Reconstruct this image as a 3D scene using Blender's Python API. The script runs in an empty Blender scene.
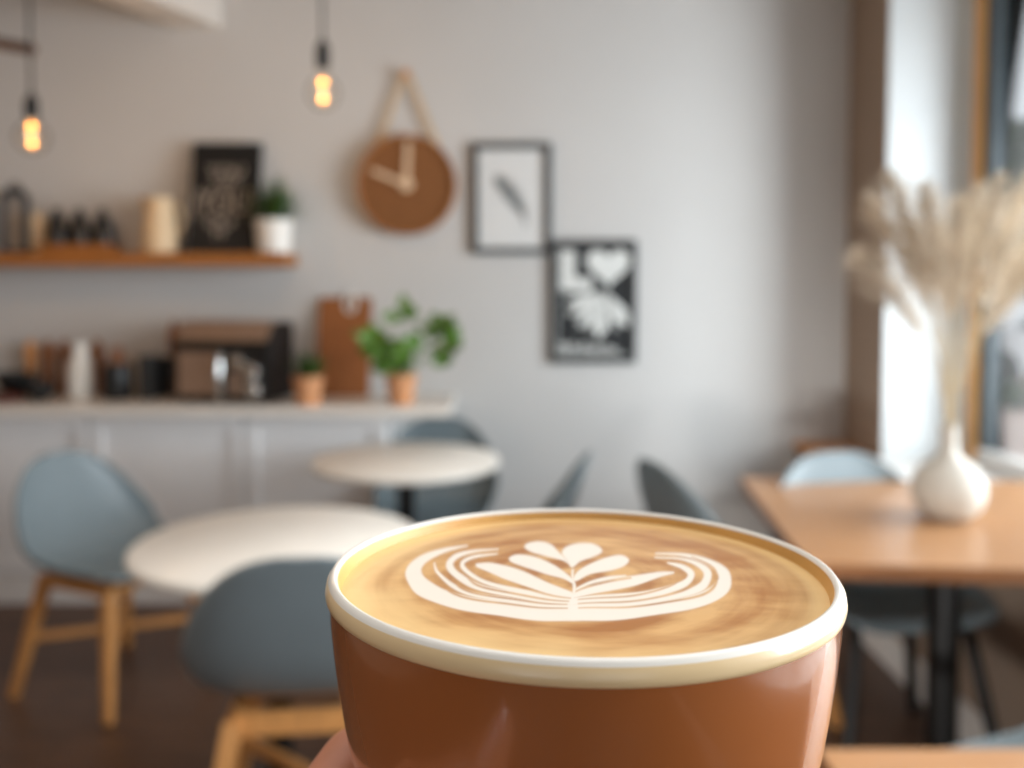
import bpy, bmesh, math, random
import numpy as np
from mathutils import Vector, Matrix, noise as mnoise
random.seed(7)
SC = bpy.context.scene
C = SC.collection
R = math.radians
# ------------------------------------------------------------------ camera
CZ = 1.42; FPX = 900.0; PITCH = R(2.5); PY0 = 324.3
cd = bpy.data.cameras.new('camera'); cam = bpy.data.objects.new('camera', cd); C.objects.link(cam)
cam.location = (0, 0, CZ); cam.rotation_euler = (R(90) - PITCH, 0, 0)
cd.sensor_width = 36; cd.lens = FPX / 1024 * 36; cd.shift_y = -(384 - PY0) / 1024
cd.clip_start = 0.01; cd.clip_end = 200
cd.dof.use_dof = True; cd.dof.focus_distance = 0.192; cd.dof.aperture_fstop = 8.4
SC.camera = cam
SP, CP = math.sin(PITCH), math.cos(PITCH)
def P(px, py, Y):
    """point in the room at depth Y that lies along a direction measured in the photograph"""
    a = (px - 512) / FPX; b = -(py - PY0) / FPX
    k = Y / (CP + b * SP)
    return Vector((a * k, Y, CZ + k * (-SP + b * CP)))
def proj(x, y, z):
    z = z - CZ
    f = y * CP - z * SP; u = y * SP + z * CP
    return 512 + FPX * x / f, PY0 - FPX * u / f
# ------------------------------------------------------------------ materials
def srgb(h):
    h = h.lstrip('#'); v = [int(h[i:i+2], 16) / 255 for i in (0, 2, 4)]
    return tuple(c / 12.92 if c <= .04045 else ((c + .055) / 1.055) ** 2.4 for c in v) + (1,)
def mat(name, col, rough=.5, metal=0, var=.08, scale=12, bump=0, coat=0, spec=.5, stretch=(1,1,1), emit=None, trans=0):
    m = bpy.data.materials.new(name); m.use_nodes = True
    nt = m.node_tree; b = nt.nodes['Principled BSDF']
    c = srgb(col) if isinstance(col, str) else tuple(col) + (1,)
    b.inputs['Roughness'].default_value = rough; b.inputs['Metallic'].default_value = metal
    b.inputs['Coat Weight'].default_value = coat; b.inputs['Coat Roughness'].default_value = .06
    b.inputs['Specular IOR Level'].default_value = spec
    tc = nt.nodes.new('ShaderNodeTexCoord'); mp = nt.nodes.new('ShaderNodeMapping'); nz = nt.nodes.new('ShaderNodeTexNoise')
    mp.inputs['Scale'].default_value = stretch
    nz.inputs['Scale'].default_value = scale; nz.inputs['Detail'].default_value = 5
    nt.links.new(tc.outputs['Object'], mp.inputs[0]); nt.links.new(mp.outputs[0], nz.inputs['Vector'])
    r = nt.nodes.new('ShaderNodeValToRGB')
    r.color_ramp.elements[0].position = .3; r.color_ramp.elements[1].position = .7
    r.color_ramp.elements[0].color = tuple(x * (1 - var) for x in c[:3]) + (1,)
    r.color_ramp.elements[1].color = tuple(min(1, x * (1 + var)) for x in c[:3]) + (1,)
    nt.links.new(nz.outputs['Fac'], r.inputs[0]); nt.links.new(r.outputs[0], b.inputs['Base Color'])
    if bump:
        bp = nt.nodes.new('ShaderNodeBump'); bp.inputs['Strength'].default_value = bump; bp.inputs['Distance'].default_value = .01
        nt.links.new(nz.outputs['Fac'], bp.inputs['Height']); nt.links.new(bp.outputs[0], b.inputs['Normal'])
    if emit:
        b.inputs['Emission Color'].default_value = srgb(emit[0]); b.inputs['Emission Strength'].default_value = emit[1]
    if trans: b.inputs['Transmission Weight'].default_value = trans
    return m
def glass_mat(name, tint=(1,1,1), fac=.1, rough=.02):
    m = bpy.data.materials.new(name); m.use_nodes = True; nt = m.node_tree
    nt.nodes.remove(nt.nodes['Principled BSDF']); o = nt.nodes['Material Output']
    t = nt.nodes.new('ShaderNodeBsdfTransparent'); t.inputs[0].default_value = tuple(tint) + (1,)
    g = nt.nodes.new('ShaderNodeBsdfGlossy'); g.inputs['Roughness'].default_value = rough
    mx = nt.nodes.new('ShaderNodeMixShader'); lw = nt.nodes.new('ShaderNodeLayerWeight'); lw.inputs[0].default_value = fac
    nt.links.new(lw.outputs['Fresnel'], mx.inputs[0]); nt.links.new(t.outputs[0], mx.inputs[1]); nt.links.new(g.outputs[0], mx.inputs[2])
    nt.links.new(mx.outputs[0], o.inputs[0]); return m
def floor_mat():
    m = mat('floor planks', '#5c3f2c', .42, var=.35, scale=5, stretch=(1, 9, 1), bump=.05)
    nt = m.node_tree; b = nt.nodes['Principled BSDF']; ramp = [n for n in nt.nodes if n.type == 'VALTORGB'][0]
    tc = [n for n in nt.nodes if n.type == 'TEX_COORD'][0]
    br = nt.nodes.new('ShaderNodeTexBrick'); br.inputs['Scale'].default_value = 1
    br.inputs['Brick Width'].default_value = 1.4; br.inputs['Row Height'].default_value = .14; br.inputs['Mortar Size'].default_value = .003
    br.inputs['Color1'].default_value = (1,1,1,1); br.inputs['Color2'].default_value = (.72,.7,.68,1); br.inputs['Mortar'].default_value = (.25,.22,.2,1)
    nt.links.new(tc.outputs['Object'], br.inputs['Vector'])
    mx = nt.nodes.new('ShaderNodeMix'); mx.data_type = 'RGBA'; mx.blend_type = 'MULTIPLY'; mx.inputs[0].default_value = 1
    nt.links.new(ramp.outputs[0], mx.inputs[6]); nt.links.new(br.outputs['Color'], mx.inputs[7]); nt.links.new(mx.outputs[2], b.inputs['Base Color'])
    return m
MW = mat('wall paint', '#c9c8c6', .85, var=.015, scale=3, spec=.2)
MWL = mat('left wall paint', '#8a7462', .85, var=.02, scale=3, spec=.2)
MWR = mat('shaded wall paint', '#a08d7d', .85, var=.02, scale=3, spec=.2)  # wall paint made browner, the shade put into its colour
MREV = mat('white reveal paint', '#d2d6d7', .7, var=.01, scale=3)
MBEAM = mat('beam paint', '#cfc8c0', .8, var=.01)
MROD = mat('dark brown wood', '#5f4330', .6, var=.15)
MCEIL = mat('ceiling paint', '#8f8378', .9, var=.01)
MFLOOR = floor_mat()
MTRIM = mat('white trim paint', '#e6e3df', .5, var=.02)
MGREYTRIM = mat('grey trim', '#b9bcb8', .5, var=.02)
MCAB = mat('cabinet lacquer', '#e6e6e6', .4, var=.015)
MTOPW = mat('worktop stone', '#e8e2da', .3, var=.04, scale=40)
MOAK = mat('light oak', '#c98d55', .45, var=.18, scale=9, stretch=(1, 8, 8))
MOAKT = mat('oak table veneer', '#ae8058', .32, var=.1, scale=7, stretch=(1, 10, 1))
MOAKE = mat('oak table edge', '#8a5a36', .45, var=.12, scale=7, stretch=(1, 6, 6))
MOAKL = mat('chair oak', '#cf9355', .45, var=.15, scale=10, stretch=(6, 6, 1))
MSHELFW = mat('shelf wood', '#a0652d', .5, var=.2, scale=9, stretch=(1, 8, 8))
MFRAMEW = mat('window wood', '#f0b870', .45, var=.12, scale=9, stretch=(6, 6, 1))
MDARKF = mat('window dark metal', '#465055', .4, var=.05)
MBLACK = mat('black steel', '#08090a', .5, var=.1)
MBLACKC = mat('black ceramic', '#15181a', .35, var=.15)
MGREYC = mat('charcoal ceramic', '#2c2f31', .45, var=.15)
MSHELL = mat('blue grey plastic', '#727e83', .42, var=.03)
MTABW = mat('white laminate', '#efe9df', .35, var=.02)
MTERRA = mat('terracotta', '#cf9468', .8, var=.12, scale=20)
MWHC = mat('white ceramic', '#e7e5df', .35, var=.03)
MCREAM = mat('cream ceramic', '#d8bf9b', .55, var=.05)
MCORK = mat('cork', '#7d5029', .85, var=.15, scale=60, bump=.1)
MCORKR = mat('clock rim wood', '#a9713f', .6, var=.12)
MHAND = mat('pale hands', '#e0c4a4', .5, var=.03)
MROPE = mat('strap leather', '#cdb79a', .8, var=.1, scale=60)
MFRB = mat('black frame', '#2c2e2e', .5, var=.1)
MPAPER = mat('paper', '#d8d9d8', .8, var=.01)
MINK = mat('grey ink', '#6f7374', .8, var=.3, scale=25)
MPBLK = mat('poster black', '#1b1e20', .7, var=.1)
MPWHT = mat('poster white', '#d9dbd8', .8, var=.05)
MBOARD = mat('chalkboard', '#0b0a09', .7, var=.2)
MCHALK = mat('chalk', '#b5a99c', .9, var=.25, scale=40)
MLEAF = mat('leaf green', '#557d2b', .5, var=.3, scale=12)
MLEAFD = mat('dark leaf green', '#3c5a24', .55, var=.35, scale=12)
MSOIL = mat('soil', '#2e2118', .9, var=.3, scale=40, bump=.3)
MBRONZE = mat('bronze steel', '#a88f7d', .32, metal=.45, var=.06)
MCHROME = mat('chrome', '#d5d5d3', .18, metal=1, var=.03)
MWALN = mat('walnut', '#8f5a34', .45, var=.2, scale=12, stretch=(8, 8, 1))
MBOARDW = mat('cutting board wood', '#945a2e', .5, var=.3, scale=10, stretch=(9, 9, 1))
MRED = mat('dark red wood', '#5b2c20', .5, var=.2)
MVASE = mat('stoneware vase', '#c2bdb3', .6, var=.06, scale=14)
MPAMP = mat('pampas beige', '#d8cab6', .9, var=.15)
MSTEM = mat('dry stem', '#bfae90', .8, var=.15)
MGLASS = glass_mat('window glass', fac=.12)
MBULB = glass_mat('bulb glass', (1, .98, .95), fac=.08)
MFIL = mat('glowing filament', '#ffb65c', .5, emit=('#ffa64e', 2.3))
MCUP = mat('terracotta glaze', '#9a5a2f', .2, var=.05, scale=18, coat=.7)
MBAND = mat('cream glaze', '#e0c598', .3, var=.04, scale=30, coat=.3)
MLIP = mat('white glaze lip', '#ebe8e0', .2, var=.02, coat=.3)
MINNER = mat('crema coated glaze', '#d0a05a', .45, var=.22, scale=22, coat=.0, stretch=(1, 1, .4))
MSKIN = mat('skin', '#b9785a', .5, var=.1, scale=60)
MNAIL = mat('nail', '#d9a590', .3, var=.03)
MPAVE = mat('pavement', '#dcc4b8', .9, var=.06, scale=3)
MGRASS = mat('hedge green', '#5c7350', .9, var=.4, scale=4)
MTREE = mat('tree foliage', '#6f7f70', .9, var=.4, scale=3)
MBARK = mat('bark', '#5a4a3c', .9, var=.3)
MCAR = mat('white car paint', '#e9eaec', .25, var=.01, coat=.5)
MTYRE = mat('tyre', '#1a1a1a', .8)
MCARG = mat('car window', '#3a4248', .1)
MBUILD = mat('grey render', '#8b938f', .9, var=.08)
# ------------------------------------------------------------------ mesh collector
class B:
    def __init__(s): s.bm = bmesh.new()
    def faces(s, vs, fs, M=None):
        v = [s.bm.verts.new(M @ Vector(p) if M else p) for p in vs]
        for f in fs:
            try: s.bm.faces.new([v[i] for i in f])
            except ValueError: pass
        return s
    def box(s, x0, x1, y0, y1, z0, z1, M=None):
        vs = [(x, y, z) for x in (x0, x1) for y in (y0, y1) for z in (z0, z1)]
        return s.faces(vs, [(0,1,3,2),(4,6,7,5),(0,4,5,1),(2,3,7,6),(0,2,6,4),(1,5,7,3)], M)
    def path(s, pts, rad, n=12, closed=False, square=False):
        pts = [Vector(p) for p in pts]; rad = rad if isinstance(rad, (list, tuple)) else [rad] * len(pts)
        rings = []; N = len(pts); up = None
        for i, p in enumerate(pts):
            if closed: t = pts[(i+1) % N] - pts[i-1]
            else: t = pts[min(i+1, N-1)] - pts[max(i-1, 0)]
            t.normalize()
            if up is None:
                a = Vector((0,0,1)) if abs(t.z) < .9 else Vector((0,1,0)); up = (a - t * a.dot(t)).normalized()
            else: up = (up - t * up.dot(t)).normalized()
            sd = t.cross(up)
            m = 4 if square else n
            off = math.pi/4 if square else 0; k = 1.414 if square else 1
            rings.append([s.bm.verts.new(p + (up * math.cos(2*math.pi*j/m + off) + sd * math.sin(2*math.pi*j/m + off)) * rad[i] * k) for j in range(m)])
        m = len(rings[0])
        for i in range(N if closed else N-1):
            a, b = rings[i], rings[(i+1) % N]
            for j in range(m): s.bm.faces.new((a[j], a[(j+1)%m], b[(j+1)%m], b[j]))
        if not closed: s.bm.faces.new(rings[0][::-1]); s.bm.faces.new(rings[-1])
        return s
    def lathe(s, prof, c=(0,0,0), n=40, cap0=True, cap1=True, M=None):
        c = Vector(c); rings = []
        for r, z in prof:
            rings.append([s.bm.verts.new((M @ Vector((r*math.cos(2*math.pi*j/n), r*math.sin(2*math.pi*j/n), z)) if M else Vector((r*math.cos(2*math.pi*j/n), r*math.sin(2*math.pi*j/n), z))) + c) for j in range(n)])
        for a, b in zip(rings, rings[1:]):
            for j in range(n): s.bm.faces.new((a[j], a[(j+1)%n], b[(j+1)%n], b[j]))
        if cap0 and prof[0][0] > 1e-6: s.bm.faces.new(rings[0][::-1])
        if cap1 and prof[-1][0] > 1e-6: s.bm.faces.new(rings[-1])
        return s
    def prism(s, poly, d0, d1, f):
        """extrude a 2D outline; f(u, v, d) gives the 3D point"""
        n = len(poly)
        vs = [f(u, v, d0) for u, v in poly] + [f(u, v, d1) for u, v in poly]
        return s.faces(vs, [tuple(range(n))[::-1], tuple(range(n, 2*n))] + [(i, (i+1)%n, n+(i+1)%n, n+i) for i in range(n)])
    def leaf(s, base, d, length, width, up=Vector((0,0,1)), bend=.3):
        d = Vector(d).normalized(); sd = d.cross(up)
        if sd.length < .01: sd = Vector((1,0,0))
        sd.normalize(); nn = sd.cross(d); rows = []
        for i in range(6):
            t = i / 5; w = width * math.sin(math.pi * min(1, t * .93 + .05)) ** .8 * .5
            p = Vector(base) + d * length * t - nn * bend * length * t * t
            rows.append((p - sd * w + nn * w * .25, p, p + sd * w + nn * w * .25))
        vs = [q for r in rows for q in r]; fs = []
        for i in range(5):
            for j in range(2): a = i*3 + j; fs.append((a, a+1, a+4, a+3))
        return s.faces(vs, fs)
    def build(s, name, m, parent=None, smooth=True, bevel=0, loc=None, rot=None, angle=40):
        bmesh.ops.remove_doubles(s.bm, verts=s.bm.verts, dist=1e-6)
        bmesh.ops.recalc_face_normals(s.bm, faces=s.bm.faces)
        if bevel:
            es = [e for e in s.bm.edges if len(e.link_faces) == 2 and e.calc_face_angle(0) > .6]
            bmesh.ops.bevel(s.bm, geom=es, offset=bevel, segments=2, profile=.6, affect='EDGES', clamp_overlap=True)
        me = bpy.data.meshes.new(name); s.bm.to_mesh(me); s.bm.free(); me.materials.append(m)
        if smooth:
            me.shade_smooth()
            me.set_sharp_from_angle(angle=R(angle))
        o = bpy.data.objects.new(name, me); C.objects.link(o)
        if parent: o.parent = parent
        if loc is not None: o.location = loc
        if rot is not None: o.rotation_euler = rot
        return o
def tag(o, label, cat, group=None, kind=None):
    o['label'] = label; o['category'] = cat
    if group: o['group'] = group
    if kind: o['kind'] = kind
    return o
def thing(name, label, cat, loc=(0,0,0), rz=0, group=None):
    o = bpy.data.objects.new(name, None); C.objects.link(o); o.location = loc; o.rotation_euler = (0, 0, rz)
    o.empty_display_size = .05
    return tag(o, label, cat, group)
def struct(o): o['kind'] = 'structure'; return o
def dup(root, loc, rz, label, scale=1, group=None):
    r = root.copy(); C.objects.link(r); r.location = loc; r.rotation_euler = (0, 0, rz); r['label'] = label
    r.scale = (scale,) * 3
    if group: r['group'] = group
    for ch in list(root.children):
        c = ch.copy(); C.objects.link(c); c.parent = r
        for g in ch.children:
            d = g.copy(); C.objects.link(d); d.parent = c
    return r
def text_into(b, s, size, origin, sx=1, depth=.001, f=None):
    cu = bpy.data.curves.new('t', 'FONT'); cu.body = s; cu.size = size; cu.align_x = 'CENTER'; cu.resolution_u = 2
    o = bpy.data.objects.new('t', cu); C.objects.link(o); bpy.context.view_layer.update()
    me = bpy.data.meshes.new_from_object(o.evaluated_get(bpy.context.evaluated_depsgraph_get()))
    vs = [f(origin[0] + v.co.x * sx, origin[1] + v.co.y) for v in me.vertices]
    b.faces(vs, [tuple(p.vertices) for p in me.polygons])
    bpy.data.objects.remove(o); bpy.data.curves.remove(cu); bpy.data.meshes.remove(me)
# ------------------------------------------------------------------ the room
YB = 4.42; XL = -2.62; XR = 1.64; XW = 2.02; ZC = 2.96; YF = -2.6; YREV = 3.96; ZS = .65
struct(B().box(XL-.2, XR+.6, YF-.2, YB+.2, -.1, 0).build('floor', MFLOOR, smooth=False))
struct(B().box(XL-.2, XR+.6, YF-.2, YB+.2, ZC, ZC+.1).build('ceiling', MCEIL, smooth=False))
struct(B().box(XL-.2, XR+.6, YB, YB+.2, 0, ZC).build('wall_back', MW, smooth=False))
struct(B().box(XL-.2, XL, YF, YB, 0, ZC).build('wall_left', MWL, smooth=False))
# right wall: pier beside the window in the corner, head above, piece towards the viewer
YW0 = -1.6; ZH = 2.78  # near end of the window is out of view, lengthened to light the cup
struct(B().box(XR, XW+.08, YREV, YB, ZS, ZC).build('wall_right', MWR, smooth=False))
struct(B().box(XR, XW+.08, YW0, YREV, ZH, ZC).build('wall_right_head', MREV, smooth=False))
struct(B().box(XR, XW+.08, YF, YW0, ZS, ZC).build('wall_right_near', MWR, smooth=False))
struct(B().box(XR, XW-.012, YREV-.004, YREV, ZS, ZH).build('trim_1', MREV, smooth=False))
struct(B().box(1.935, 1.968, YREV-.02, YREV-.004, ZS, ZH).build('trim_2', MGREYTRIM, smooth=False, bevel=.003))
# knee wall under the window with a wooden top in the corner and a white sill in the recess
XK = 1.41
struct(B().box(XK, XW+.08, YF, YB, 0, ZS-.035).build('wall_right_low', MWR, smooth=False))
struct(B().box(XK-.02, XR-.0, YREV+.0, YB-.002, ZS-.035, ZS).build('trim_3', MOAK, smooth=False, bevel=.004))
struct(B().box(XK-.02, XW+.08, YF, YREV, ZS-.035, ZS).build('trim_4', MTRIM, smooth=False, bevel=.004))
struct(B().box(XK-.018, XK, YF, YB, 0, .13).build('baseboard_right', MTRIM, smooth=False, bevel=.003))
struct(B().box(-.54, XK-.018, YB-.018, YB, 0, .13).build('baseboard_back', MTRIM, smooth=False, bevel=.003))
# window in the right wall
wf = struct(B().box(XW-.012, XW+.05, YREV-.09, YREV, ZS, ZH).box(XW-.045, XW+.05, YW0, YW0+.12, ZS, ZH)
            .box(XW-.045, XW+.05, YW0+.12, YREV-.09, ZH-.1, ZH).build('window_1', MFRAMEW, smooth=False, bevel=.005))
struct(B().box(XW-.03, XW+.045, YW0+.12, YREV-.125, ZS, ZS+.07).build('window_sill_frame', MTRIM, wf, smooth=False, bevel=.006))
sash = B()
for y0, y1 in ((YREV-.17, YREV-.091), (1.98, 2.10), (.3, .42), (YW0+.121, YW0+.25)):
    sash.box(XW-.008, XW+.04, y0, y1, ZS+.071, ZH-.101)
struct(sash.build('window_sash', MDARKF, wf, smooth=False, bevel=.005))
struct(B().box(XW+.012, XW+.018, YW0+.24, YREV-.16, ZS+.07, ZH-.1).build('window_pane', MGLASS, wf, smooth=False))
# front wall behind the viewer with unseen windows added to let in fill light
fw = B()
for x0, x1, z0, z1 in ((XL, -2.1, 0, ZC), (-.5, -.2, 0, ZC), (1.4, XR+.6, 0, ZC), (-2.1, -.5, 0, .5), (-.2, 1.4, 0, .5), (-2.1, -.5, 2.6, ZC), (-.2, 1.4, 2.6, ZC)):
    fw.box(x0, x1, YF-.2, YF, z0, z1)
struct(fw.build('wall_front', MW, smooth=False))
for i, (x0, x1) in enumerate(((-2.1, -.5), (-.2, 1.4))):
    w = B().box(x0, x0+.06, YF-.12, YF-.05, .5, 2.6).box(x1-.06, x1, YF-.12, YF-.05, .5, 2.6).box(x0+.06, x1-.06, YF-.12, YF-.05, .5, .56).box(x0+.06, x1-.06, YF-.12, YF-.05, 2.54, 2.6)
    w = struct(w.build('window_%d' % (i+2), MDARKF, smooth=False, bevel=.004))
    struct(B().box(x0+.05, x1-.05, YF-.09, YF-.084, .55, 2.55).build('window_pane', MGLASS, w, smooth=False))
# ceiling beam near the left
far = P(222, 28, YB); dirn = Vector((.358, 1, 0)).normalized(); sdv = Vector((-dirn.y, dirn.x, 0))
bb = B(); n0 = far + dirn * .1; n1 = far - dirn * 3.0
for a, b_ in ((0, .2),):
    vs = [(p + sdv * w).to_tuple()[:2] + (z,) for p in (n1, n0) for w in (a, b_) for z in (far.z, ZC + .02)]
    bb.faces(vs, [(0,1,3,2),(4,6,7,5),(0,4,5,1),(2,3,7,6),(0,2,6,4),(1,5,7,3)])
struct(bb.build('trim_5', MBEAM, smooth=False))
# ------------------------------------------------------------------ cabinets and worktop
ZK = .885; YC = 3.95
xs = [XL+.02, P(90, 500, YC).x, P(245, 500, YC).x, -.55]
cl = ['white panelled base cabinet farthest left, behind the blue grey chair', 'white panelled base cabinet in the middle of the row, below the toaster oven', 'white panelled base cabinet nearest the small far round table']
for i in range(3):
    x0, x1 = xs[i] + .002, xs[i+1] - .002; w = x1 - x0
    t = thing('base_cabinet', cl[i], 'cabinet', ((x0+x1)/2, YC, 0), group='white base cabinets')
    B().box(-w/2, w/2, .02, YB-YC-.004, .13, ZK-.04).build('carcass', MCAB, t, smooth=False)
    B().box(-w/2, w/2, .0, .03, 0, .13).build('plinth', MTRIM, t, smooth=False, bevel=.004)
    d = B().box(-w/2+.003, w/2-.003, .012, .02, .135, ZK-.045)
    s_ = .055
    d.box(-w/2+.003, -w/2+s_, 0, .014, .135, ZK-.045).box(w/2-s_, w/2-.003, 0, .014, .135, ZK-.045)
    d.box(-w/2+s_, w/2-s_, 0, .014, .135, .135+s_).box(-w/2+s_, w/2-s_, 0, .014, ZK-.045-s_, ZK-.045)
    d.build('door', MCAB, t, smooth=False)
tag(B().box(XL+.005, -.27, YC-.04, YB-.003, ZK-.04, ZK).build('worktop', MTOPW, smooth=False, bevel=.004), 'pale stone worktop running along the white base cabinets', 'worktop')
# ------------------------------------------------------------------ wall shelf
sh0 = P(-40, 252, 4.18); shr = P(297, 258, 4.40)
ZSH = P(100, 253, 4.18).z
tag(B().box(XL+.005, shr.x, 4.18, YB-.003, ZSH-.06, ZSH).build('wall_shelf', MSHELFW, smooth=False, bevel=.004), 'thick brown wooden wall shelf above the worktop', 'shelf')
# ------------------------------------------------------------------ chairs
def cr(pts, n):
    out = []; N = len(pts)
    for k in range(n):
        t = k / (n-1) * (N-1); i = min(int(t), N-2); f = t - i
        p = [np.array(pts[max(0, min(N-1, i+j))], float) for j in (-1, 0, 1, 2)]
        out.append(.5 * (2*p[1] + (p[2]-p[0])*f + (2*p[0]-5*p[1]+4*p[2]-p[3])*f*f + (3*p[1]-p[0]-3*p[2]+p[3])*f**3))
    return out
def chair_shell(parent):
    # y, z, half width, curl
    K = [(.235,.440,.10,0), (.225,.452,.17,.004), (.19,.463,.212,.012), (.10,.457,.238,.03), (0,.449,.252,.05), (-.08,.457,.264,.065),
         (-.145,.483,.272,.078), (-.19,.53,.274,.085), (-.222,.59,.262,.075), (-.247,.655,.238,.058), (-.268,.715,.205,.042), (-.285,.768,.158,.024), (-.295,.800,.112,.012), (-.300,.817,.066,.004), (-.302,.823,.025,0)]
    rows = cr(K, 40); b = B(); nu = 20; vs = []
    for i, r in enumerate(rows):
        a = rows[max(0, i-1)]; c = rows[min(len(rows)-1, i+1)]
        ty, tz = c[0]-a[0], c[1]-a[1]; L = math.hypot(ty, tz) or 1
        ny, nz = tz/L, -ty/L
        if ny < 0 and nz < 0: ny, nz = -ny, -nz
        for j in range(nu+1):
            u = j / nu * 2 - 1
            k = r[3] * abs(u) ** 2.6
            vs.append((r[2] * math.sin(u * math.pi/2 * .98) , r[0] + ny * k, r[1] + nz * k))
    fs = [(i*(nu+1)+j, i*(nu+1)+j+1, (i+1)*(nu+1)+j+1, (i+1)*(nu+1)+j) for i in range(len(rows)-1) for j in range(nu)]
    b.faces(vs, fs)
    o = b.build('seat_shell', MSHELL, parent, angle=180)
    md = o.modifiers.new('thick', 'SOLIDIFY'); md.thickness = .012; md.offset = 0
    return o
def wooden_base(t):
    top = .425
    for sx in (-1, 1):
        for sy in (-1, 1):
            B().path([(sx*.165, sy*.15, top), (sx*.243, sy*.228, 0)], [.0205, .0135], square=True).build('leg', MOAKL, t, smooth=False, bevel=.003)
    a = B()
    for sx in (-1, 1): a.box(sx*.168-.012, sx*.168+.012, -.135, .135, .39, .436)
    for sy in (-1, 1): a.box(-.165, .165, sy*.14-.012, sy*.14+.012, .39, .44)
    a.box(-.16, .16, -.03, .03, .415, .445)
    a.build('apron', MOAKL, t, smooth=False, bevel=.002)
    for s in (-1, 1):
        B().path([(-.19, -.185*s, .205), (.19, .185*s, .205)], .0125, square=True).build('stretcher', MOAKL, t, smooth=False, bevel=.002)
def metal_base(t):
    for sx in (-1, 1):
        pts = [(sx*.225, .21, .0), (sx*.165, .15, .37), (sx*.155, .125, .415), (sx*.15, .09, .43), (sx*.15, -.09, .43), (sx*.155, -.125, .415), (sx*.165, -.15, .37), (sx*.225, -.21, 0)]
        B().path(pts, .0165).build('leg_frame', MBLACK, t)
    B().path([(-.15, .07, .43), (.15, .07, .43)], .011).build('cross_bar', MBLACK, t)
    B().path([(-.15, -.07, .43), (.15, -.07, .43)], .011).build('cross_bar', MBLACK, t)
G = 'blue grey shell chairs with oak legs'
ch = thing('shell_chair', 'blue grey shell chair with oak legs in front of the white cabinets at left', 'chair', (-1.41, 3.17, 0), R(-115), G)
chair_shell(ch); wooden_base(ch); ch.scale = (1, 1, .975)
near = dup(ch, (-.470, 2.15, 0), R(6), 'blue grey shell chair with oak legs seen from behind, tucked at the near round table', 1.04)
dup(ch, (-.335, 3.80, 0), R(178), 'dark looking shell chair behind the far round table, beside the cabinet end', .99)
dup(ch, (-.02, 3.22, 0), R(82), 'shell chair just behind the cup rim, turned left towards the far round table', 1.0)
dup(ch, (.745, 3.00, 0), R(-72), 'shell chair at left end of the vase table, its shaded back edge above the cup', 1.03)
mc = thing('metal_leg_chair', 'shell chair with black bent steel legs behind the vase table', 'chair', (1.125, 2.68, 0), R(190), 'shell chairs with black steel legs')
chair_shell(mc); metal_base(mc); mc.scale = (1.1, 1, 1.05)
dup(mc, (1.05, 1.57, 0), R(92), 'shell chair at the lower right corner, only its seat edge showing')
# ------------------------------------------------------------------ tables
def round_table(loc, r, z, label):
    t = thing('round_table', label, 'table', loc, 0, 'white round pedestal tables')
    B().lathe([(0, z-.032), (r-.03, z-.032), (r-.006, z-.026), (r, z-.016), (r-.002, z-.005), (r-.008, z), (0, z)], n=96).build('tabletop', MTABW, t)
    B().lathe([(.034, .02), (.034, z-.05), (.09, z-.045), (.09, z-.033), (0, z-.033)], n=24).build('pedestal', MBLACK, t)
    B().lathe([(0, 0), (.19, 0), (.2, .006), (.19, .014), (.04, .026), (0, .026)], n=48).build('base_plate', MBLACK, t)
round_table((-.635, 2.42, 0), .385, .727, 'near white round table between the two chairs at left')
round_table((-.415, 3.50, 0), .367, .742, 'small far white round table in front of the cabinet end')
def oak_table(x0, x1, y0, y1, z, label, ped, thick=.038, turn=0):
    cx, cy = ped
    t = thing('oak_table', label, 'table', (cx, cy, 0), 0, 'rectangular oak tables on black pedestals')
    B().box(x0-cx, x1-cx, y0-cy, y1-cy, z-thick, z, M=Matrix.Rotation(turn, 4, 'Z')).build('tabletop', MOAKT, t, smooth=False, bevel=.003)
    top = t.children[0]; top.data.materials.append(MOAKE)
    for p in top.data.polygons:
        if abs(p.normal.z) < .5: p.material_index = 1
    B().lathe([(.04, .02), (.04, z-thick-.012), (.12, z-thick-.01), (.12, z-thick), (0, z-thick)], n=24).build('pedestal', MBLACK, t)
    B().box(-.2, .2, -.03, .03, 0, .025).box(-.03, .03, -.2, .2, 0, .025).build('base_plate', MBLACK, t, smooth=False, bevel=.004)
    return t
a = P(820, 576, 2.03); b_ = P(745, 482, 2.98)
oak_table(.715, 1.72, 2.04, 3.0, .77, 'oak table by the window carrying the vase', (1.135, 2.33), turn=R(-5))
oak_table(.448, 1.25, .62, 1.29, .742, 'nearest oak table, only its corner showing below the cup at lower right', (.86, .96))
# ------------------------------------------------------------------ vase and pampas
vb = P(947, 519, 2.49); vb.z = .77
vp = [(0, 0), (.045, 0), (.06, .004), (.083, .028), (.096, .062), (.097, .092), (.088, .122), (.066, .15), (.04, .168), (.026, .185), (.0225, .21), (.0225, .245), (.026, .26), (.023, .262), (.018, .245), (.018, .19), (.03, .165), (.05, .145), (.05, .04), (0, .03)]
v = tag(B().lathe(vp, n=64).build('vase', MVASE, loc=vb, angle=60), 'pale round bellied stoneware vase with narrow neck on the oak table', 'vase')
tips = [(862, 250, -.08), (868, 196, .02), (890, 175, -.06), (906, 218, .08), (924, 186, -.02), (942, 228, .1), (960, 202, -.1), (980, 188, .06), (1000, 178, -.05), (1014, 215, .09), (1034, 172, 0), (1040, 250, -.04), (1060, 205, .08)]
ORD = ['leftmost', 'second', 'third', 'fourth', 'fifth', 'sixth', 'middle', 'sixth', 'fifth', 'fourth', 'third', 'second', 'rightmost']
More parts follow.
